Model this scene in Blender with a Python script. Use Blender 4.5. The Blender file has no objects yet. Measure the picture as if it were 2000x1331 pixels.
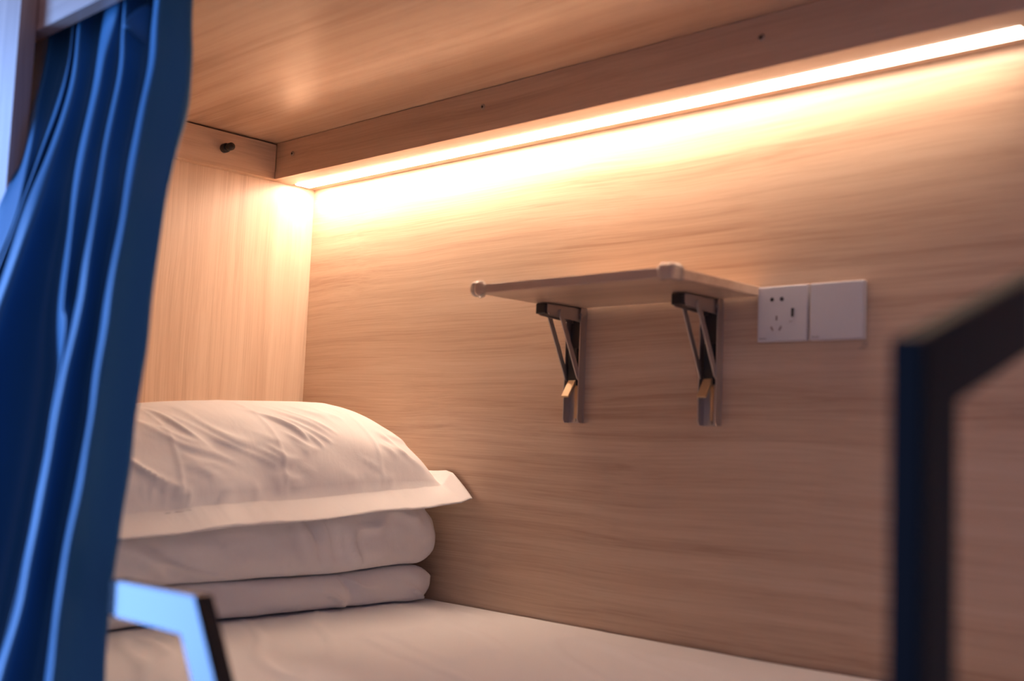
import bpy, bmesh, math, random
from mathutils import Vector, Matrix, noise
random.seed(7)
C = bpy.context.scene.collection
scn = bpy.context.scene

# ---------------------------------------------------------------- camera
FPX, CX, CY = 2225.2, 1000.0, 665.5
YAW, PITCH, ROLL = 0.771049, 0.0888371, 0.0406208
CAM = Vector((2.153148, -1.538655, 0.344840))
FW = Vector((-math.sin(YAW)*math.cos(PITCH), math.cos(YAW)*math.cos(PITCH), math.sin(PITCH)))
_r0 = Vector((math.cos(YAW), math.sin(YAW), 0)); _u0 = _r0.cross(FW)
RT = _r0*math.cos(ROLL) + _u0*math.sin(ROLL)
UP = _u0*math.cos(ROLL) - _r0*math.sin(ROLL)
cd = bpy.data.cameras.new('camera'); cam = bpy.data.objects.new('camera', cd); C.objects.link(cam)
cam.matrix_world = Matrix(((RT.x, UP.x, -FW.x, CAM.x), (RT.y, UP.y, -FW.y, CAM.y), (RT.z, UP.z, -FW.z, CAM.z), (0, 0, 0, 1)))
cd.sensor_width = 36; cd.lens = FPX/2000*36; cd.clip_start = 0.02
cd.dof.use_dof = True; cd.dof.focus_distance = 2.35; cd.dof.aperture_fstop = 2.3
scn.camera = cam

def at(u, v, axis, val):
    """the world point where the ray of a photo pixel meets the plane axis = val"""
    d = FW + RT*((u-CX)/FPX) - UP*((v-CY)/FPX)
    return CAM + d*((val-CAM[axis])/d[axis])

# ---------------------------------------------------------------- world, lights, exposure
scn.view_settings.view_transform = 'Standard'; scn.view_settings.look = 'None'
scn.view_settings.exposure = 0.0; scn.view_settings.gamma = 1.0; scn.view_settings.use_curve_mapping = False
w = bpy.data.worlds.new('world'); scn.world = w; w.use_nodes = True
bg = w.node_tree.nodes['Background']; bg.inputs[0].default_value = (0.57, 0.46, 0.76, 1); bg.inputs[1].default_value = 0.27
def area(name, loc, target, sx, sy, power, col):
    l = bpy.data.lights.new(name, 'AREA'); l.shape = 'RECTANGLE'; l.size = sx; l.size_y = sy; l.energy = power; l.color = col
    o = bpy.data.objects.new(name, l); C.objects.link(o); o.location = loc
    o.rotation_euler = (Vector(target)-Vector(loc)).to_track_quat('-Z', 'Y').to_euler(); return o
area('blue_room_window', (-2.0, -2.8, 0.4), (1.0, -0.95, 0.3), 1.4, 2.8, 270, (0.20, 0.42, 1.0))
LED_COL = (1.0, 0.735, 0.54); LED_STR = 49.0

# ---------------------------------------------------------------- materials
def mat(name, col=(.5, .5, .5), rough=.5, metal=0.0, spec=.5, **kw):
    m = bpy.data.materials.new(name); m.use_nodes = True
    b = m.node_tree.nodes['Principled BSDF']
    b.inputs['Base Color'].default_value = (*col, 1); b.inputs['Roughness'].default_value = rough
    b.inputs['Metallic'].default_value = metal; b.inputs['Specular IOR Level'].default_value = spec
    for k, v in kw.items(): b.inputs[k.replace('_', ' ')].default_value = v
    return m
def noise_node(nt, vec, scale, detail=4, rough=.55, dist=0.0):
    n = nt.nodes.new('ShaderNodeTexNoise'); n.inputs['Scale'].default_value = scale; n.inputs['Detail'].default_value = detail
    n.inputs['Roughness'].default_value = rough; n.inputs['Distortion'].default_value = dist
    nt.links.new(vec, n.inputs['Vector']); return n.outputs['Fac']
def mapping(nt, vec, scale, loc=(0, 0, 0)):
    n = nt.nodes.new('ShaderNodeMapping'); n.inputs['Scale'].default_value = scale; n.inputs['Location'].default_value = loc
    nt.links.new(vec, n.inputs['Vector']); return n.outputs['Vector']
def math_node(nt, op, a, b):
    n = nt.nodes.new('ShaderNodeMath'); n.operation = op
    for i, v in enumerate((a, b)):
        if isinstance(v, (int, float)): n.inputs[i].default_value = v
        else: nt.links.new(v, n.inputs[i])
    return n.outputs[0]
def ramp(nt, fac, stops):
    n = nt.nodes.new('ShaderNodeValToRGB'); e = n.color_ramp.elements
    while len(e) < len(stops): e.new(.5)
    for k, (p, c) in enumerate(stops): e[k].position = p; e[k].color = (*c, 1)
    nt.links.new(fac, n.inputs[0]); return n.outputs[0]
def wood(name, axis, seed=0.0, rough=.34, mw=.28, fw=.24, band=.055, ac=None):
    """pale ash laminate; the grain runs along axis 0, 1 or 2"""
    m = mat(name, rough=rough, spec=.45); nt = m.node_tree; b = nt.nodes['Principled BSDF']
    tc = nt.nodes.new('ShaderNodeTexCoord').outputs['Object']
    def sc(long, across): s = [across]*3; s[axis] = long; return tuple(s)
    warp = nt.nodes.new('ShaderNodeTexNoise'); warp.inputs['Scale'].default_value = 1.0; warp.inputs['Detail'].default_value = 2
    nt.links.new(mapping(nt, tc, sc(1.3, 2.6), (seed, seed*.7, seed*1.3)), warp.inputs['Vector'])
    mix = nt.nodes.new('ShaderNodeMixRGB'); mix.blend_type = 'ADD'; mix.inputs[0].default_value = .05
    nt.links.new(tc, mix.inputs[1]); nt.links.new(warp.outputs['Color'], mix.inputs[2]); v = mix.outputs[0]
    broad = noise_node(nt, mapping(nt, v, sc(.35, 7), (seed, seed, seed)), 1, 3, .6)
    mid = noise_node(nt, mapping(nt, v, sc(1.2, 60), (seed, seed, seed)), 1, 3, .6)
    fine = noise_node(nt, mapping(nt, v, sc(5, 330), (seed, seed, seed)), 1, 3, .65)
    s = math_node(nt, 'ADD', math_node(nt, 'MULTIPLY', broad, 1-mw-fw), math_node(nt, 'ADD', math_node(nt, 'MULTIPLY', mid, mw), math_node(nt, 'MULTIPLY', fine, fw)))
    if ac is None: ac = [i for i in (2, 1, 0) if i != axis][0]
    sep = nt.nodes.new('ShaderNodeSeparateXYZ'); nt.links.new(v, sep.inputs[0])
    fl = math_node(nt, 'FLOOR', math_node(nt, 'ADD', math_node(nt, 'MULTIPLY', sep.outputs[ac], 9.5), seed+.35), 0)
    wn = nt.nodes.new('ShaderNodeTexWhiteNoise'); wn.noise_dimensions = '1D'; nt.links.new(fl, wn.inputs['W'])
    s = math_node(nt, 'ADD', s, math_node(nt, 'MULTIPLY', math_node(nt, 'SUBTRACT', wn.outputs['Value'], .5), band))
    col = ramp(nt, s, [(.38, (.47, .315, .225)), (.46, (.58, .405, .295)), (.54, (.66, .480, .355)), (.63, (.71, .535, .410))])
    nt.links.new(col, b.inputs['Base Color'])
    bp = nt.nodes.new('ShaderNodeBump'); bp.inputs['Strength'].default_value = .10; bp.inputs['Distance'].default_value = .001
    nt.links.new(fine, bp.inputs['Height']); nt.links.new(bp.outputs[0], b.inputs['Normal'])
    return m
def cloth(name, col, scale=900, bump=.15, rough=.85, sheen=.2, sheen_col=None, wr=0.0):
    m = mat(name, col, rough, spec=.25); nt = m.node_tree; b = nt.nodes['Principled BSDF']
    b.inputs['Sheen Weight'].default_value = sheen; b.inputs['Sheen Roughness'].default_value = .4
    if sheen_col: b.inputs['Sheen Tint'].default_value = (*sheen_col, 1)
    tc = nt.nodes.new('ShaderNodeTexCoord').outputs['Object']
    n = noise_node(nt, tc, scale, 2)
    bp = nt.nodes.new('ShaderNodeBump'); bp.inputs['Strength'].default_value = bump; bp.inputs['Distance'].default_value = .0006
    nt.links.new(n, bp.inputs['Height'])
    if wr:
        n2 = noise_node(nt, mapping(nt, tc, (9, 22, 14)), 1, 5, .6, .8)
        b2 = nt.nodes.new('ShaderNodeBump'); b2.inputs['Strength'].default_value = wr; b2.inputs['Distance'].default_value = .012
        nt.links.new(n2, b2.inputs['Height']); nt.links.new(b2.outputs[0], bp.inputs['Normal'])
    nt.links.new(bp.outputs[0], b.inputs['Normal']); return m
W_X = wood('ash_laminate_along_length', 0, 0.0, .26); W_X2 = wood('ash_laminate_ceiling', 0, 3.7, .22, .22, .15, .04, 1); W_X3 = wood('ash_laminate_valance', 0, 8.1, .34, .22, .2, 0)
W_Z = wood('ash_laminate_upright', 2, 5.3); W_Y = wood('ash_laminate_batten', 1, 2.2); W_S = wood('ash_laminate_shelf', 0, 6.6, .34, .2, .15, 0)
M_WHITE = cloth('white_cotton', (.88, .86, .88), wr=.10); M_SHEET = cloth('white_sheet_cotton', (.88, .86, .88), wr=.12)
M_CURT = cloth('navy_blackout_cloth', (.040, .185, .345), 700, .2, .42, .14, (.4, .75, 1.0))
M_STEEL = mat('brushed_steel', (.52, .46, .43), .45, .85)
M_DARK = mat('black_plastic', (.012, .012, .013), .45)
M_TAB = mat('brass_release_tab', (.62, .45, .28), .35, .7)
M_TUBE = mat('dark_powder_coated_steel', (.008, .008, .010), .27, 0.0, .5)
M_MATTE = mat('matte_black_paint', (.004, .004, .005), .5, 0.0, .12)
M_SWITCH = mat('white_switch_plastic', (.55, .54, .60), .35)
M_HOLE = mat('socket_hole_black', (.01, .008, .008), .6)
M_MARK = mat('grey_print', (.22, .2, .22), .5)
M_CLEAR = mat('clear_silicone', (.95, .93, .92), .12, 0, .5, Transmission_Weight=.9, IOR=1.42)
M_ALU = mat('aluminium_channel', (.75, .72, .68), .35, .9)
M_SCREW = mat('zinc_screw', (.45, .40, .36), .35, .9)
M_BLACKGAP = mat('dark_bed_base', (.05, .04, .04), .7)
M_LED = bpy.data.materials.new('led_diffuser'); M_LED.use_nodes = True
_nt = M_LED.node_tree; _nt.nodes.clear(); _e = _nt.nodes.new('ShaderNodeEmission'); _o = _nt.nodes.new('ShaderNodeOutputMaterial')
_e.inputs[0].default_value = (*LED_COL, 1); _e.inputs[1].default_value = LED_STR; _nt.links.new(_e.outputs[0], _o.inputs[0])
# emission graded dimmer towards the foot end, added to make the wall fade there
_tc = _nt.nodes.new('ShaderNodeTexCoord'); _sx = _nt.nodes.new('ShaderNodeSeparateXYZ'); _nt.links.new(_tc.outputs['Object'], _sx.inputs[0])
_mr = _nt.nodes.new('ShaderNodeMapRange'); _mr.inputs[2].default_value = 1.6; _mr.inputs[3].default_value = LED_STR*1.32; _mr.inputs[4].default_value = LED_STR*.30
_nt.links.new(_sx.outputs[0], _mr.inputs[0]); _nt.links.new(_mr.outputs[0], _e.inputs[1])

# ---------------------------------------------------------------- helpers
def obj(name, bm, m, parent=None, smooth=False, kind=None):
    me = bpy.data.meshes.new(name); bmesh.ops.recalc_face_normals(bm, faces=bm.faces); bm.to_mesh(me); bm.free()
    me.materials.append(m)
    if smooth:
        for p in me.polygons: p.use_smooth = True
    o = bpy.data.objects.new(name, me); C.objects.link(o)
    if parent: o.parent = parent
    if kind: o['kind'] = kind
    return o
def thing(name, label, cat, loc=(0, 0, 0), group=None):
    o = bpy.data.objects.new(name, None); o.empty_display_size = .02; C.objects.link(o); o.location = loc
    o['label'] = label; o['category'] = cat
    if group: o['group'] = group
    return o
def tag(o, label, cat, group=None):
    o['label'] = label; o['category'] = cat
    if group: o['group'] = group
def box(bm, a, b, bev=0.0, seg=2):
    v = [bm.verts.new((x, y, z)) for x in (a[0], b[0]) for y in (a[1], b[1]) for z in (a[2], b[2])]
    fs = [bm.faces.new([v[i] for i in q]) for q in ((0, 1, 3, 2), (4, 6, 7, 5), (0, 4, 5, 1), (2, 3, 7, 6), (0, 2, 6, 4), (1, 5, 7, 3))]
    if bev:
        es = list({e for f in fs for e in f.edges}); bmesh.ops.bevel(bm, geom=es, offset=bev, segments=seg, affect='EDGES', profile=.6)
    return bm
def nb(a, b, bev=0.0, seg=2): return box(bmesh.new(), a, b, bev, seg)
def cyl(bm, p, q, r1, r2=None, seg=24):
    p = Vector(p); q = Vector(q); d = q-p; r2 = r1 if r2 is None else r2
    M = Matrix.Translation((p+q)/2) @ d.to_track_quat('Z', 'Y').to_matrix().to_4x4()
    bmesh.ops.create_cone(bm, cap_ends=True, segments=seg, radius1=r1, radius2=r2, depth=d.length, matrix=M); return bm
def lathe(bm, prof, origin, axis, seg=28):
    """prof: list of (radius, distance along axis)"""
    q = Vector(axis).to_track_quat('Z', 'Y'); rings = []
    for r, h in prof:
        rings.append([bm.verts.new(Vector(origin) + q @ Vector((r*math.cos(2*math.pi*k/seg), r*math.sin(2*math.pi*k/seg), h))) for k in range(seg)])
    for a, b in zip(rings, rings[1:]):
        for k in range(seg): bm.faces.new((a[k], a[(k+1) % seg], b[(k+1) % seg], b[k]))
    bm.faces.new(rings[0]); bm.faces.new(rings[-1]); return bm
def prism(bm, pts, axis, lo, hi, bev=0.0):
    """pts: outline in the two remaining axes, extruded along axis"""
    def mk(p, t):
        c = [0, 0, 0]; o = [i for i in range(3) if i != axis]; c[o[0]] = p[0]; c[o[1]] = p[1]; c[axis] = t; return bm.verts.new(c)
    A = [mk(p, lo) for p in pts]; B = [mk(p, hi) for p in pts]; n = len(pts)
    fs = [bm.faces.new(A), bm.faces.new(B)] + [bm.faces.new((A[i], A[(i+1) % n], B[(i+1) % n], B[i])) for i in range(n)]
    if bev: bmesh.ops.bevel(bm, geom=list({e for f in fs for e in f.edges}), offset=bev, segments=2, affect='EDGES')
    return bm
def interp(xs, ys, x):
    if x <= xs[0]: return ys[0]
    for i in range(len(xs)-1):
        if x <= xs[i+1]:
            t = (x-xs[i])/(xs[i+1]-xs[i]); return ys[i]*(1-t)+ys[i+1]*t
    return ys[-1]
def smoothstep(a, b, x):
    t = min(1, max(0, (x-a)/(b-a))); return t*t*(3-2*t)
def fnoise(x, y, z=0.0): return noise.noise(Vector((x, y, z)))

# ---------------------------------------------------------------- the bunk shell
ZF, ZC, YV, YFRONT, XPOST, XEND = .9065, .9884, -.1241, -.92, .569, 2.0
st = dict(kind='structure')
obj('wall_back', nb((-.02, 0, -.17), (XEND+.02, .02, ZC+.02)), W_X, **st)
obj('wall_left', nb((-.02, YFRONT+.024, -.17), (0, 0, ZC+.02)), W_Z, **st)
obj('wall_right', nb((XEND, YFRONT+.024, -.17), (XEND+.02, 0, ZC+.02)), W_Z, **st)
obj('ceiling', nb((0, -.871, ZC), (XEND, 0, ZC+.02)), W_X2, **st)
obj('floor', nb((0, YFRONT+.024, -.17), (XEND, 0, -.15)), M_BLACKGAP, **st)
obj('wall_front', nb((-.9, YFRONT, -.9), (XPOST, YFRONT+.024, 1.5), .001, 1), W_Z, **st)
obj('trim_1', nb((0, -.8715, ZF), (.022, YV-.0005, ZC-.0035), .0008, 1), W_Y, **st)           # batten above the head end
obj('trim_2', nb((.40, YFRONT+.0245, .896), (2.1, YFRONT+.047, 1.5), .001, 1), W_X3, **st)          # lintel over the opening
obj('trim_3', nb((1.9345, YFRONT, -.9), (2.7, YFRONT+.024, 1.5), .001, 1), W_Z, **st)           # front post at the foot end
obj('trim_4', nb((XPOST+.0005, YFRONT, -.9), (1.934, YFRONT+.024, -.02), .001, 1), W_X3, **st)         # board below the opening

# ---------------------------------------------------------------- light valance along the back wall
val = thing('light_valance', 'long pale wood box valance under the ceiling along the back wall, holding the light strip', 'valance', (0.022, YV, ZF))
def L(p): return (p[0]-.022, p[1]-YV, p[2]-ZF)
X1 = XEND-.001
obj('front_board', nb(L((.0225, YV, ZF)), L((X1, YV+.018, ZC-.0008)), .0006, 1), W_X3, val)
LY0, LY1 = -.066, -.026        # light channel
bm = nb(L((.0225, YV+.0185, ZF+.0008)), L((X1, LY0, ZF+.018))); box(bm, L((.0005, LY1, ZF+.0008)), L((X1, -.002, ZF+.018)))
box(bm, L((.0005, YV+.0005, ZF+.0008)), L((.0222, LY0, ZF+.018)))
obj('bottom_board', bm, W_X3, val)
def screw(loc):
    bm = lathe(bmesh.new(), [(.0002, .0012), (.0016, .0006), (.0022, .0014), (.0052, .0012), (.0058, .0002), (.0058, -.006)], (0, 0, 0), (0, -1, 0), 24)
    return bm
s0 = obj('screw', screw(None), M_SCREW, val, True); s0.location = L((.0834, YV, .956))
s0h = obj('screw_recess', lathe(bmesh.new(), [(.0024, .0022), (.0024, -.001)], (0, 0, 0), (0, -1, 0), 4), M_HOLE, s0)
for x, z in ((.6798, .954), (1.2657, .954), (1.86, .954)):
    s = s0.copy(); C.objects.link(s); s.location = L((x, YV, z)); h = s0h.copy(); C.objects.link(h); h.parent = s

led = thing('led_strip_light', 'glowing warm white light strip recessed in the underside of the long valance', 'light', (.017, -.046, ZF))
def L(p): return (p[0]-.017, p[1]+.046, p[2]-ZF)
bm = bmesh.new()
prism(bm, [(-.0655+.046, 0), (-.0640+.046, -.0008), (-.028+.046, -.0008), (-.0265+.046, 0), (-.0265+.046, .004), (-.0655+.046, .004)], 0, .001, 1.595)
obj('diffuser', bm, M_LED, led)
bm = nb((0, -.0195, .0042), (1.596, .0195, .0075)); obj('aluminium_channel', bm, M_ALU, led)
bm = nb((-.0022, -.0195, 0), (.0006, .0195, .0075)); obj('end_cap', bm, M_SWITCH, led)

# ---------------------------------------------------------------- peg on the batten
pg = thing('wall_peg', 'small black round peg screwed to the wooden batten above the pillow', 'peg', (.022, -.2576, .9479))
obj('base', lathe(bmesh.new(), [(.0095, 0), (.0100, .001), (.0100, .012), (.0088, .014), (.0055, .0145)], (0, 0, 0), (1, 0, 0)), M_DARK, pg, True)
obj('knob', lathe(bmesh.new(), [(.0052, .0145), (.0052, .019), (.0078, .0205), (.0084, .023), (.0084, .031), (.0072, .0335), (.001, .034)], (0, 0, 0), (1, 0, 0)), M_DARK, pg, True)

# ---------------------------------------------------------------- folding shelf
SX0, SX1, SD, SZ, ST = .803, 1.1979, .2367, .6024, .0148
sh = thing('wall_shelf', 'small pale wood shelf board with clear front corner guards, on the back wall', 'shelf', (SX0, 0, SZ-ST))
SW = SX1-SX0
obj('board', nb((0, -SD, 0), (SW, -.003, ST), .0009, 1), W_S, sh)
def guard(right):
    """a soft rounded L cap over one front corner with a round lobe on each leg"""
    bm = bmesh.new(); cx, cy = (SW, -SD); s = 1 if right else -1
    for k, (x, y, r) in enumerate(((cx+s*.0005, cy-.0005, .0118), (cx-s*.011, cy-.002, .0105), (cx+s*.002, cy+.011, .0105))):
        if not right: x = x - SW
        bmesh.ops.create_uvsphere(bm, u_segments=20, v_segments=14, radius=1, matrix=Matrix.Translation((x, y, ST/2)) @ Matrix.Diagonal((r, r, .0135, 1)))
    return bm
for r in (False, True):
    g = obj('corner_guard', guard(r), M_CLEAR, sh, True); g['label'] = 'clear rounded corner guard'
    md = g.modifiers.new('remesh', 'REMESH'); md.mode = 'VOXEL'; md.voxel_size = .0011; md.use_smooth_shade = True

BZ = SZ-ST-.0006
def bracket(label, xc):
    t = thing('shelf_bracket', label, 'bracket', (xc, -.0004, BZ), 'folding brackets under the wall shelf')
    hw = .0175
    bm = nb((-hw, -.002, -.204), (hw, 0, 0), .0004, 1)                              # back plate of the wall channel
    for s in (-1, 1):                                                               # its two cheeks
        x0, x1 = (s*hw, s*(hw-.0018))
        prism(bm, [(-.002, 0), (-.016, 0), (-.017, -.03), (-.017, -.198), (-.013, -.204), (-.002, -.204)], 0, min(x0, x1), max(x0, x1))
    obj('wall_channel', bm, M_STEEL, t)
    bm = nb((-.0032, -.0030, -.196), (.0032, -.0021, -.135), .0004, 1)
    obj('slot', bm, M_TAB, t)
    obj('channel_liner', nb((-.0150, -.0045, -.125), (.0150, -.0021, -.004)), M_DARK, t)
    ha = .0125
    bm = nb((-ha, -.100, -.0022), (ha, -.003, 0), .0003, 1)                        # arm under the board: top web and two cheeks
    for s in (-1, 1):
        x0, x1 = (s*ha, s*(ha-.0018)); prism(bm, [(-.003, -.0005), (-.100, -.0005), (-.100, -.016), (-.093, -.021), (-.003, -.026)], 0, min(x0, x1), max(x0, x1))
    obj('arm', bm, M_STEEL, t)
    obj('arm_cap', nb((-ha+.0008, -.1045, -.0195), (ha-.0008, -.088, -.001), .003, 3), M_DARK, t)
    for s in (-1, 1):
        p = Vector((0, -.068, -.013)); q = Vector((0, -.013, -.126)); d = (q-p).normalized(); nrm = Vector((0, d.z, -d.y))*.0052
        x0, x1 = s*(ha+.0006), s*(ha+.0030)
        bm = bmesh.new(); pts = [p-d*.004-nrm*.7, p-d*.004+nrm*.7, p+d*.004+nrm, q-d*.003+nrm, q+d*.003+nrm*.6, q+d*.003-nrm*.6, q-d*.003-nrm, p+d*.004-nrm]
        prism(bm, [(a.y, a.z) for a in pts], 0, min(x0, x1), max(x0, x1), .0004)
        obj('brace', bm, M_STEEL, t)
        obj('rivet', cyl(bmesh.new(), (s*(ha-.001), p.y, p.z), (s*(ha+.0042), p.y, p.z), .0032), M_STEEL, t)
        obj('rivet', cyl(bmesh.new(), (s*(ha+.0005), q.y, q.z), (s*(ha+.0047), q.y, q.z), .0032), M_STEEL, t)
        obj('rivet', cyl(bmesh.new(), (s*(ha-.001), -.012, -.012), (s*(hw+.0012), -.012, -.012), .003), M_STEEL, t)
    # spring latch with its tongue
    obj('latch', nb((-.0100, -.0150, -.138), (.0100, -.0050, -.072), .002, 2), M_DARK, t)
    bm = prism(bmesh.new(), [(-.012, -.126), (-.016, -.130), (-.0335, -.158), (-.031, -.1605), (-.013, -.138)], 0, -.0085, .0085, .0006)
    o = obj('release_tab', bm, M_TAB, t); o['label'] = 'brass coloured release tab'
    for x, z in ((-.011, -.148), (0, -.199)): obj('screw', cyl(bmesh.new(), (x, -.0015, z), (x, -.0042, z), .0027), M_SCREW, t)
    return t
bracket('left steel folding bracket under the wall shelf, nearer the pillow', .825)
bracket('right steel folding bracket under the wall shelf, nearer the socket', 1.1125)

# ---------------------------------------------------------------- socket and blank plate
PS = .0862
def plate(name, label, x, z, th):
    t = thing(name, label, 'socket' if name == 'power_socket' else 'cover plate', (x, -.0003, z))
    obj('face_plate', nb((0, -th, 0), (PS, 0, PS), .0022, 3), M_SWITCH, t, False)
    bm = bmesh.new()                                                             # tiny maker's mark, unreadable in the photo
    x0 = .004
    for k, (wd, hh) in enumerate(((.0012, .0022), (.0005, .0022), (.0022, .0016), (.0012, .0016), (.0012, .0022), (.0014, .0016), (.0010, .0016))):
        box(bm, (x0, -th-.00025, .0042), (x0+wd, -th+.0002, .0042+hh)); x0 += wd+.0006
    obj('printed_mark', bm, M_MARK, t)
    return t
TH1, TH2 = .0085, .0120
so = plate('power_socket', 'white square power socket with USB port beside the right end of the shelf', 1.1973, .5145, TH1)
def hole(parent, name, cx, cz, wd, hh, rot=0.0, th=TH1, m=M_HOLE, bev=.0004):
    o = obj(name, nb((-wd/2, -.0006, -hh/2), (wd/2, .0016, hh/2), bev, 1), m, parent)
    o.location = (cx, -th-.0001, cz); o.rotation_euler = (0, rot, 0); return o
for cx in (.0255, .0425):
    bm = cyl(bmesh.new(), (0, -.0006, 0), (0, .002, 0), .0031, None, 20); o = obj('round_hole', bm, M_HOLE, so); o.location = (cx, -TH1-.0001, .0655)
hole(so, 'usb_port', .0612, .0440, .0046, .0135)
M_SLOT = mat('shuttered_slot', (.22, .16, .17), .5)
hole(so, 'pin_slot', .0338, .0365, .0028, .0075, 0, TH1, M_SLOT)
hole(so, 'pin_slot', .0262, .0205, .0028, .0075, -.5, TH1, M_SLOT)
hole(so, 'pin_slot', .0405, .0205, .0028, .0075, .5, TH1, M_SLOT)
hole(so, 'indicator_mark', .0585, .0300, .0050, .0010, 0, TH1, M_SLOT, .0001)
plate('blank_plate', 'plain white square blanking plate to the right of the power socket', 1.2895, .5140, TH2)
bm = bmesh.new(); bmesh.ops.create_uvsphere(bm, u_segments=16, v_segments=10, radius=1, matrix=Matrix.Diagonal((.0050, .0022, .0050, 1)))
bmesh.ops.create_uvsphere(bm, u_segments=12, v_segments=8, radius=1, matrix=Matrix.Translation((-.006, 0, -.005)) @ Matrix.Diagonal((.0040, .0012, .0016, 1)))
gl = obj('glue_dab', bm, M_CLEAR, None, True); gl.location = (1.3735, -.0008, .5065)
tag(gl, 'small clear dab of glue below the lower right corner of the blank plate', 'glue')

# ---------------------------------------------------------------- mattress with fitted sheet
MX0, MX1, MY0, MY1, MZ = .004, 1.996, -.890, -.004, .0284
mt = thing('mattress', 'thin mattress under a smooth white sheet filling the whole bunk', 'mattress', (MX0, MY0, -.15))
bm = nb((0, 0, 0), (MX1-MX0, MY1-MY0, .163), .02, 4); obj('mattress_core', bm, M_WHITE, mt)
NX, NY = 260, 130; bm = bmesh.new(); g = []
for i in range(NX+1):
    row = []
    for j in range(NY+1):
        x = MX0+(MX1-MX0)*i/NX; y = MY0+(MY1-MY0)*j/NY
        ex = min(x-MX0, MX1-x, y-MY0, MY1-y); edge = -(.0 if MY1-y < .03 else .016)*(1-min(1, ex/.03))**2 if ex < .03 else 0
        z = MZ + edge + .0022*fnoise(x*5, y*6, 1) + .0014*fnoise(x*13+y*4, y*9-x*6, 4)
        z = MZ + .002 + (z-MZ)*(1-.75*smoothstep(-.10, -.01, y)) if MY1-y < .12 else z + .002*smoothstep(-.2, -.12, y)
        z += .004*smoothstep(1.15, 1.5, x)*smoothstep(-.3, -.05, y)
        # soft pulled creases fanning from under the quilt
        r = fnoise(x*4+y*9, y*3-x*1.2, 9.0); z += .0050*math.exp(-(r/.07)**2)*smoothstep(.35, .6, x)*smoothstep(1.5, .9, x)*smoothstep(-.02, -.12, y)
        d = math.hypot(x-.52, (y+.30)*.9); z += .004*math.exp(-((d-.20-.05*fnoise(x*3, y*3, 2))/.018)**2)*smoothstep(-.55, -.2, y)*smoothstep(.5, .56, x)
        row.append(bm.verts.new((x-MX0, y-MY0, z+.15)))
    g.append(row)
for i in range(NX):
    for j in range(NY): bm.faces.new((g[i][j], g[i+1][j], g[i+1][j+1], g[i][j+1]))
obj('bed_sheet', bm, M_SHEET, mt, True)

# ---------------------------------------------------------------- folded quilt, two layers
def slab(x0, x1, y0, y1, zlo, zhi, nose, seed, puck):
    """soft layer running along y; zlo/zhi are functions of y, the rounded fold faces +x"""
    NYs, NC = 150, 72; bm = bmesh.new(); rings = []
    for j in range(NYs+1):
        y = y0+(y1-y0)*j/NYs
        e = min(y-y0, y1-y); k = 1.0 if e > .045 else math.sqrt(max(0, 1-(1-e/.045)**2))
        zl, zh = zlo(y), zhi(y); zc = (zl+zh)/2; hh = (zh-zl)/2*(.12+.88*k); xe = x1-.018*(1-k)
        ring = []
        for c in range(NC):
            a = 2*math.pi*c/NC; ca, sa = math.cos(a), math.sin(a)
            n = 2.6
            px = math.copysign(abs(ca)**(2/n), ca); pz = math.copysign(abs(sa)**(2/n), sa)
            cxm = (x0+xe)/2; hx = (xe-x0)/2
            rx = min(hh*nose, hx)
            x = cxm + math.copysign(max(0, hx-rx), px) + px*rx if abs(px) > 1e-6 else cxm
            z = zc + pz*hh
            if px > 0:
                amt = .007*fnoise(y*9+seed, z*22, seed)+.003*fnoise(y*26, z*50, seed+3)
                rr = fnoise(y*11+z*16, z*9-y*2, seed+5); amt += .012*math.exp(-(rr/.10)**2)*smoothstep(-.1, .3, fnoise(y*5, z*10, seed+9))
                for (py, am, wd) in puck: amt -= 1.6*am*math.exp(-(((y-py)+(z-zh)*.35)/wd)**2)*smoothstep(zl-.01, zh, z)
                x += amt
                z += .0018*fnoise(y*14, x*20, seed+7)
            ring.append(bm.verts.new((x, y, z)))
        rings.append(ring)
    for A, B in zip(rings, rings[1:]):
        for c in range(NC): bm.faces.new((A[c], A[(c+1) % NC], B[(c+1) % NC], B[c]))
    bm.faces.new(rings[0]); bm.faces.new(rings[-1]); return bm
qt = thing('folded_quilt', 'thick white quilt folded in two layers on the mattress, under the pillow', 'quilt', (0, 0, 0))
mzt = MZ+.0045
lo_hi = lambda y: .096+.004*math.sin(y*9+1)-.006*smoothstep(-.35, -.6, y)+.004*smoothstep(-.25, -.08, y)
up_hi = lambda y: interp([-.86, -.6, -.4, -.25, -.1, 0], [.182, .195, .206, .222, .228, .222], y)
obj('lower_fold', slab(.03, .498, -.875, -.022, lambda y: mzt, lo_hi, .95, 2.0, [(-.235, .014, .012), (-.20, .006, .02), (-.5, .005, .02)]), M_WHITE, qt, True)
obj('upper_fold', slab(.03, .512, -.878, -.020, lambda y: lo_hi(y)+.001, up_hi, .9, 11.0, [(-.33, .018, .012), (-.30, .010, .010), (-.37, .008, .02), (-.62, .006, .02), (-.045, .01, .012)]), M_WHITE, qt, True)

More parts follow.
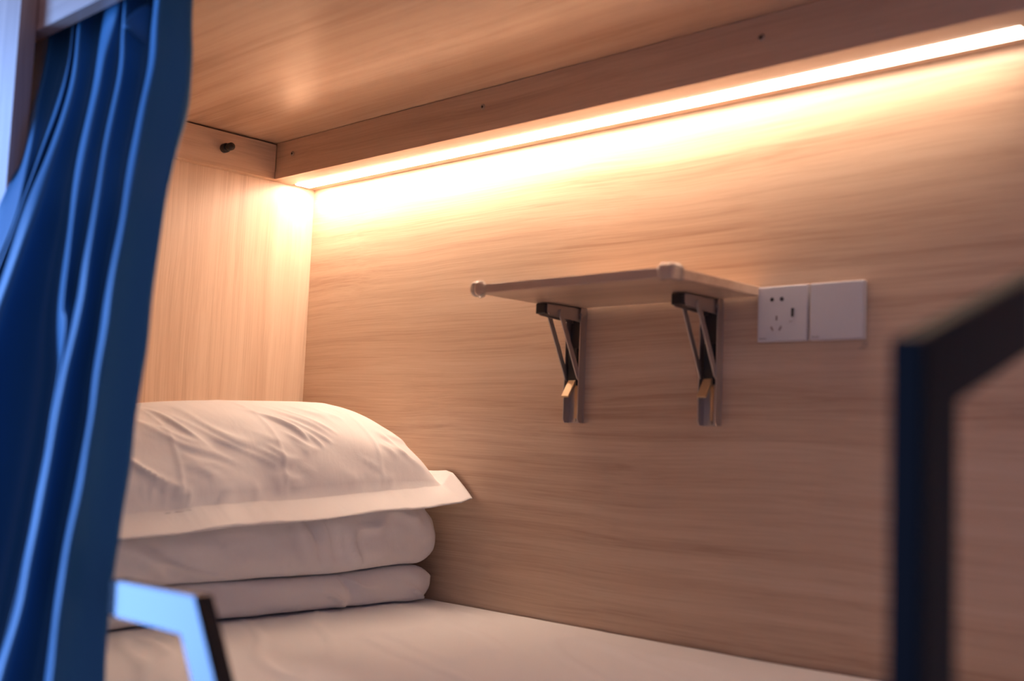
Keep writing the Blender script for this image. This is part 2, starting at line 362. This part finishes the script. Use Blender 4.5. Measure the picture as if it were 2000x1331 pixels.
# ---------------------------------------------------------------- pillow
pl = thing('pillow', 'plump white pillow in a flanged pillowcase on top of the folded quilt', 'pillow', (.3, -.4, .2))
IX0, IX1, IY0, IY1 = .06, .512, -.835, -.035        # stuffed part
FL = .050                                          # flange width
def base_z(x, y):                                  # the rim the pillow lies on
    z = interp([-.9, -.7, -.52, -.24, -.08, 0], [.208, .211, .224, .241, .252, .252], y)
    return z
def crease(x, y, k):
    h = 0; dn = 1-k
    for py, am in ((-.405, .0016), (-.195, .0013), (-.605, .0014)):   # ironed fold lines across the case
        yy = y-py-.02*math.sin((x-.3)*5); h += am*math.exp(-(yy/.0045)**2)*smoothstep(.22, .40, x)
    # pulled diagonal wrinkles on the face towards the viewer
    m = smoothstep(.30, .42, x)*smoothstep(.985, .80, k)
    w = fnoise(y*6, dn*2, 17)*.5
    r = fnoise(y*13-dn*3.6+w, dn*1.1+y*2.0, 3.0); h += .0080*math.exp(-(r/.13)**2)*m*smoothstep(-.15, .30, fnoise(y*6, dn*2.5, 21))*smoothstep(-.05, -.2, y)
    r2 = fnoise(y*25-dn*7+5+w, dn*1.6+y*3, 8.0); h += .0038*math.exp(-(r2/.16)**2)*m*smoothstep(-.1, .35, fnoise(y*8, dn*3, 33))
    h += .006*fnoise(y*7-dn*2, dn*2.2, 40)*m
    return h
N1, N2 = 190, 230; bmt = bmesh.new(); top = []; bot = []
X0, X1p, Y0, Y1p = IX0-FL, IX1+FL, IY0-FL, IY1+.027
for i in range(N1+1):
    rt = []; rb = []
    for j in range(N2+1):
        x = X0+(X1p-X0)*i/N1; y = Y0+(Y1p-Y0)*j/N2
        s = (x-(IX0+IX1)/2)/((IX1-IX0)/2); t = (y-(IY0+IY1)/2)/((IY1-IY0)/2)
        k = 0.0
        if abs(s) < 1 and abs(t) < 1:
            k = (1-abs(s)**2.5)**.60*(1-abs(t)**(5.5 if t > 0 else 4.0))**.52
        bz = base_z(x, y)
        out = max(0, abs(x-(IX0+IX1)/2)-(IX1-IX0)/2); oy = max(0, abs(y-(IY0+IY1)/2)-(IY1-IY0)/2)
        droop = -out*.62 + .004*fnoise(y*7, 3, 1)*(out/FL)
        # where the flange meets the far corner it lifts to a point against the wall
        cor = smoothstep(IX1-.06, X1p, x)*smoothstep(-.12, Y1p, y)
        lift = .030*min(1, max(0, (y-IY1)/.024))*min(1, max(0, (.580-x)/.085))*smoothstep(.05, .3, x)
        xx = x + .014*cor + (.010*fnoise(y*5, 1.7, 5) if out > 0 else 0)*(out/FL); yy = y
        hc = crease(x, y, k)*(min(1, .35+k*2.2) if k > 0 else .25); st_ = smoothstep(.35, .8, s)*(1 if k > 0 else 0)
        xx += hc*1.3*st_
        zt = bz + droop + k*.166 + hc*(1-.6*st_) + cor*.008 + lift
        zb = bz + droop - .0022 - k*.012 + cor*.008 + lift
        if out == 0 and k > 0: xx += .022*k*smoothstep(.3, 1, s)
        # end of the stuffed part swells towards the wall
        zt += .010*fnoise(x*4, y*4, 12)*k
        rt.append(bmt.verts.new((xx-.3, yy+.4, zt-.2))); rb.append(bmt.verts.new((xx-.3, yy+.4, zb-.2)))
    top.append(rt); bot.append(rb)
for i in range(N1):
    for j in range(N2):
        bmt.faces.new((top[i][j], top[i+1][j], top[i+1][j+1], top[i][j+1])); bmt.faces.new((bot[i][j], bot[i][j+1], bot[i+1][j+1], bot[i+1][j]))
for i in range(N1):
    bmt.faces.new((top[i][0], bot[i][0], bot[i+1][0], top[i+1][0])); bmt.faces.new((top[i][N2], top[i+1][N2], bot[i+1][N2], bot[i][N2]))
for j in range(N2):
    bmt.faces.new((top[0][j], top[0][j+1], bot[0][j+1], bot[0][j])); bmt.faces.new((top[N1][j], bot[N1][j], bot[N1][j+1], top[N1][j+1]))
obj('pillowcase', bmt, M_WHITE, pl, True)

# ---------------------------------------------------------------- curtain
VR = [-80, 0, 50, 113, 200, 300, 400, 500, 600, 730, 900, 1060, 1190, 1331, 1450, 1800]
R_ = {
 'E':  [30, 30, 30, 30, 32, 38, 0, -45, -90, -130, -165, -195, -215, -240, -260, -340],
 'L0': [104, 98, 93, 87, 70, 54, 32, -6, -45, -85, -120, -150, -170, -195, -215, -295],
 'LB': [154, 147, 141, 134, 113, 78, 41, 5, -32, -70, -100, -128, -148, -176, -200, -276],
 'LA': [165, 158, 152, 146, 128, 93, 50, 16, -18, -55, -85, -112, -132, -160, -185, -260],
 'L3': [222, 210, 203, 194, 179, 156, 142, 130, 120, 109, 82, 50, 22, -18, -48, -120],
 'L4': [246, 243, 241, 238, 220, 202, 185, 166, 150, 119, 88, 57, 29, -10, -40, -110],
 'L5': [310, 304, 300, 294, 277, 258, 241, 222, 206, 186, 160, 130, 109, 91, 76, 40],
 'R':  [379, 375, 372, 371, 362, 343, 322, 309, 296, 278, 256, 232, 213, 206, 200, 185]}
WD = {
 'L0': [6, 6, 6, 6, 6, 6, 6, 6, 6, 6, 6, 6, 6, 6, 6, 6],
 'LB': [4]*16,
 'LA': [6, 6, 6, 8, 10, 14, 24, 24, 22, 20, 20, 20, 20, 20, 20, 20],
 'L3': [28, 26, 20, 11, 10, 12, 7, 5, 4, 4, 4, 4, 4, 4, 4, 4],
 'L4': [4, 4, 4, 5, 7, 8, 9, 11, 12, 14, 14, 15, 17, 18, 18, 18],
 'L5': [8, 8, 8, 9, 9, 9, 9, 9, 9, 9, 9, 9, 9, 10, 10, 10]}
YB = [-.864, -.864, -.867, -.876, -.890, -.912, -.940, -.955, -.962, -.972, -.982, -.990, -.994, -.996, -.998, -1.000]
def col_pts(key, side, yo):
    out = []
    for k, v in enumerate(VR):
        u = R_[key][k] + (WD[key][k] if side else 0)
        yb = YB[k]
        if key == 'L3' and VR[k] > 700: yb += .75*depth('LA', 'L3', k)       # this pleat dies out lower down
        out.append((u, v, yb+yo))
    return out
def valley(key, frac, yo):
    """back of a pleat: just left of the next ridge"""
    return [(R_[key][k]-frac, v, YB[k]+yo) for k, v in enumerate(VR)]
def gap(k1, k2, k): return R_[k2][k]-R_[k1][k]-(WD[k1][k] if k1 in WD else 0)
def between(k1, k2, f, df):
    """a column between two ridges; df is the share of the pleat's depth reached there"""
    return [((R_[k1][k]+(WD[k1][k] if k1 in WD else 0))*(1-f)+R_[k2][k]*f, v, YB[k]+df*depth(k1, k2, k)) for k, v in enumerate(VR)]
def depth(k1, k2, k): return min(.11, max(.012, gap(k1, k2, k)*(.00046 if k1 == 'L5' else .00068)))
E0 = [(R_['E'][k], v, YB[k]+.012) for k, v in enumerate(VR)]
cols = [E0, [((R_['E'][k]+R_['L0'][k])/2, v, YB[k]+.016) for k, v in enumerate(VR)]]
order = ['L0', 'LB', 'LA', 'L3', 'L4', 'L5', 'R']
for a, b in zip(order, order[1:]):
    cols += [col_pts(a, 0, 0), col_pts(a, 1, .0), between(a, b, .22, .30), between(a, b, .65, .75)]
    if b != 'R': cols.append(between(a, b, .96, 1.0))
cols += [between('L5', 'R', 1.0, 1.0)]
hem = [0, 2, 4, 9, 12, 6, 1, 0, 0, 0, 0, 0, 0, 0, 0, 0]       # far turned-back hem, lit from inside the bunk
e = cols[-1]
cols += [[(e[k][0]+hem[k], v, e[k][2]+.004+hem[k]*.0008) for k, v in enumerate(VR)], [(e[k][0]-10+hem[k]*.5, v, e[k][2]+.005) for k, v in enumerate(VR)]]
ct = thing('curtain', 'long pleated navy blue curtain gathered at the left side of the bunk opening', 'curtain', (.8, -.9, .95))
CO = Vector((.8, -.9, .95)); bm = bmesh.new(); gv = []
NR = 80
for r in range(NR+1):
    v = VR[0]+(VR[-1]-VR[0])*r/NR; row = []
    for ci, cl in enumerate(cols):
        # smooth vertical interpolation (Catmull-Rom)
        k = max(i for i in range(len(VR)-1) if VR[i] <= v+1e-6); t = (v-VR[k])/(VR[k+1]-VR[k])
        p = [cl[max(0, k-1)], cl[k], cl[k+1], cl[min(len(VR)-1, k+2)]]
        def cr(q):
            m1 = (p[2][q]-p[0][q])/2; m2 = (p[3][q]-p[1][q])/2
            lim = 1.6*abs(p[2][q]-p[1][q])+1e-9; m1 = max(-lim, min(lim, m1)); m2 = max(-lim, min(lim, m2))
            return (2*t**3-3*t*t+1)*p[1][q]+(t**3-2*t*t+t)*m1+(-2*t**3+3*t*t)*p[2][q]+(t**3-t*t)*m2
        u, y = cr(0), cr(2)
        P = at(u, v, 1, y) + Vector((0, .003*fnoise(ci*.9, v*.008, 2), 0))
        row.append(bm.verts.new(P-CO))
    gv.append(row)
for r in range(NR):
    for c in range(len(cols)-1): bm.faces.new((gv[r][c], gv[r][c+1], gv[r+1][c+1], gv[r+1][c]))
cu = obj('curtain_cloth', bm, M_CURT, ct, True)
md = cu.modifiers.new('sub', 'SUBSURF'); md.levels = md.render_levels = 2
md = cu.modifiers.new('sol', 'SOLIDIFY'); md.thickness = .0012; md.offset = 0
# a loose pleat end folded over near the top
bm = bmesh.new()
def cp(u, v, y): return bm.verts.new(at(u, v, 1, y)-CO)
P = [cp(240, 38, -.876), cp(300, -10, -.840), cp(302, 45, -.838), cp(292, 96, -.840), cp(266, 66, -.858), cp(236, 52, -.869), cp(260, 82, -.852), cp(286, 110, -.834)]
for q in ((0, 1, 2, 4), (4, 2, 3), (0, 4, 6, 5), (4, 3, 7, 6)): bm.faces.new([P[i] for i in q])
pf = obj('folded_pleat', bm, M_CURT, ct, True)
md = pf.modifiers.new('sol', 'SOLIDIFY'); md.thickness = .0015; md.offset = 0
md = pf.modifiers.new('sub', 'SUBSURF'); md.levels = md.render_levels = 2
obj('curtain_track', nb((.58-CO.x, -.885-CO.y, .972-CO.z), (1.92-CO.x, -.865-CO.y, .9875-CO.z), .001, 1), M_ALU, ct)

# ---------------------------------------------------------------- bent flat-bar rails on the front of the bunk
def flat_bar(pts, half, axis, lo, hi, bev=.0012):
    """a mitred flat bar whose centre line is given in the two axes other than `axis`"""
    n = len(pts); A = []; B = []
    for i, p in enumerate(pts):
        p = Vector(p); d1 = (Vector(pts[i])-Vector(pts[i-1])).normalized() if i > 0 else None; d2 = (Vector(pts[i+1])-Vector(pts[i])).normalized() if i < n-1 else None
        if d1 is None: d1 = d2
        if d2 is None: d2 = d1
        n1 = Vector((-d1.y, d1.x)); n2 = Vector((-d2.y, d2.x)); m = (n1+n2).normalized(); k = half/m.dot(n1)
        A.append(tuple(p+m*k)); B.append(tuple(p-m*k))
    return prism(bmesh.new(), A+B[::-1], axis, lo, hi, bev)
gr = thing('guard_rail', 'bent dark flat bar handrail low on the left, coming out from behind the curtain', 'rail', (1.0, -.93, .16))
outl = [(.80, .180), (1.155, .183), (1.32, -.10)]
def off(pts, w):  # centre line from the outer edge
    res = []
    for i, p in enumerate(pts):
        d1 = (Vector(pts[i])-Vector(pts[max(0, i-1)])) if i else (Vector(pts[1])-Vector(pts[0])); d2 = (Vector(pts[min(len(pts)-1, i+1)])-Vector(p)) if i < len(pts)-1 else d1
        d1.normalize(); d2.normalize(); n1 = Vector((d1.y, -d1.x)); n2 = Vector((d2.y, -d2.x)); m = (n1+n2).normalized(); res.append(tuple(Vector(p)+m*(w/m.dot(n1))))
    return res
gr.location = (1.0, -.945, .16)
bm = flat_bar([(a-1.0, b-.16) for a, b in off([(1.046, .187), (1.198, .190), (1.392, -.12)], .018)], .018, 1, -.020, 0)
obj('bent_bar', bm, M_TUBE, gr)
obj('shaded_bar_end', nb((.031, -.0195, -.0090), (.0465, .001, .0268), .0015), M_MATTE, gr)  # dark block stands in for the curtain's shadow on the bar
for xa in (.33,): obj('mounting_plate', nb((xa, .0002, -.285), (xa+.08, .0245, -.235), .001, 1), M_TUBE, gr)

lr = thing('ladder_rail', 'blurred near-black upright bar at the right, bending up towards the back wall', 'rail', (1.883, -.957, 0))
bm = flat_bar([(a+.957, b) for a, b in off([(-.958, -.45), (-.958, .4085), (-.56, .540)], .021)], .021, 0, -.010, .009)
obj('bent_bar', bm, M_MATTE, lr)
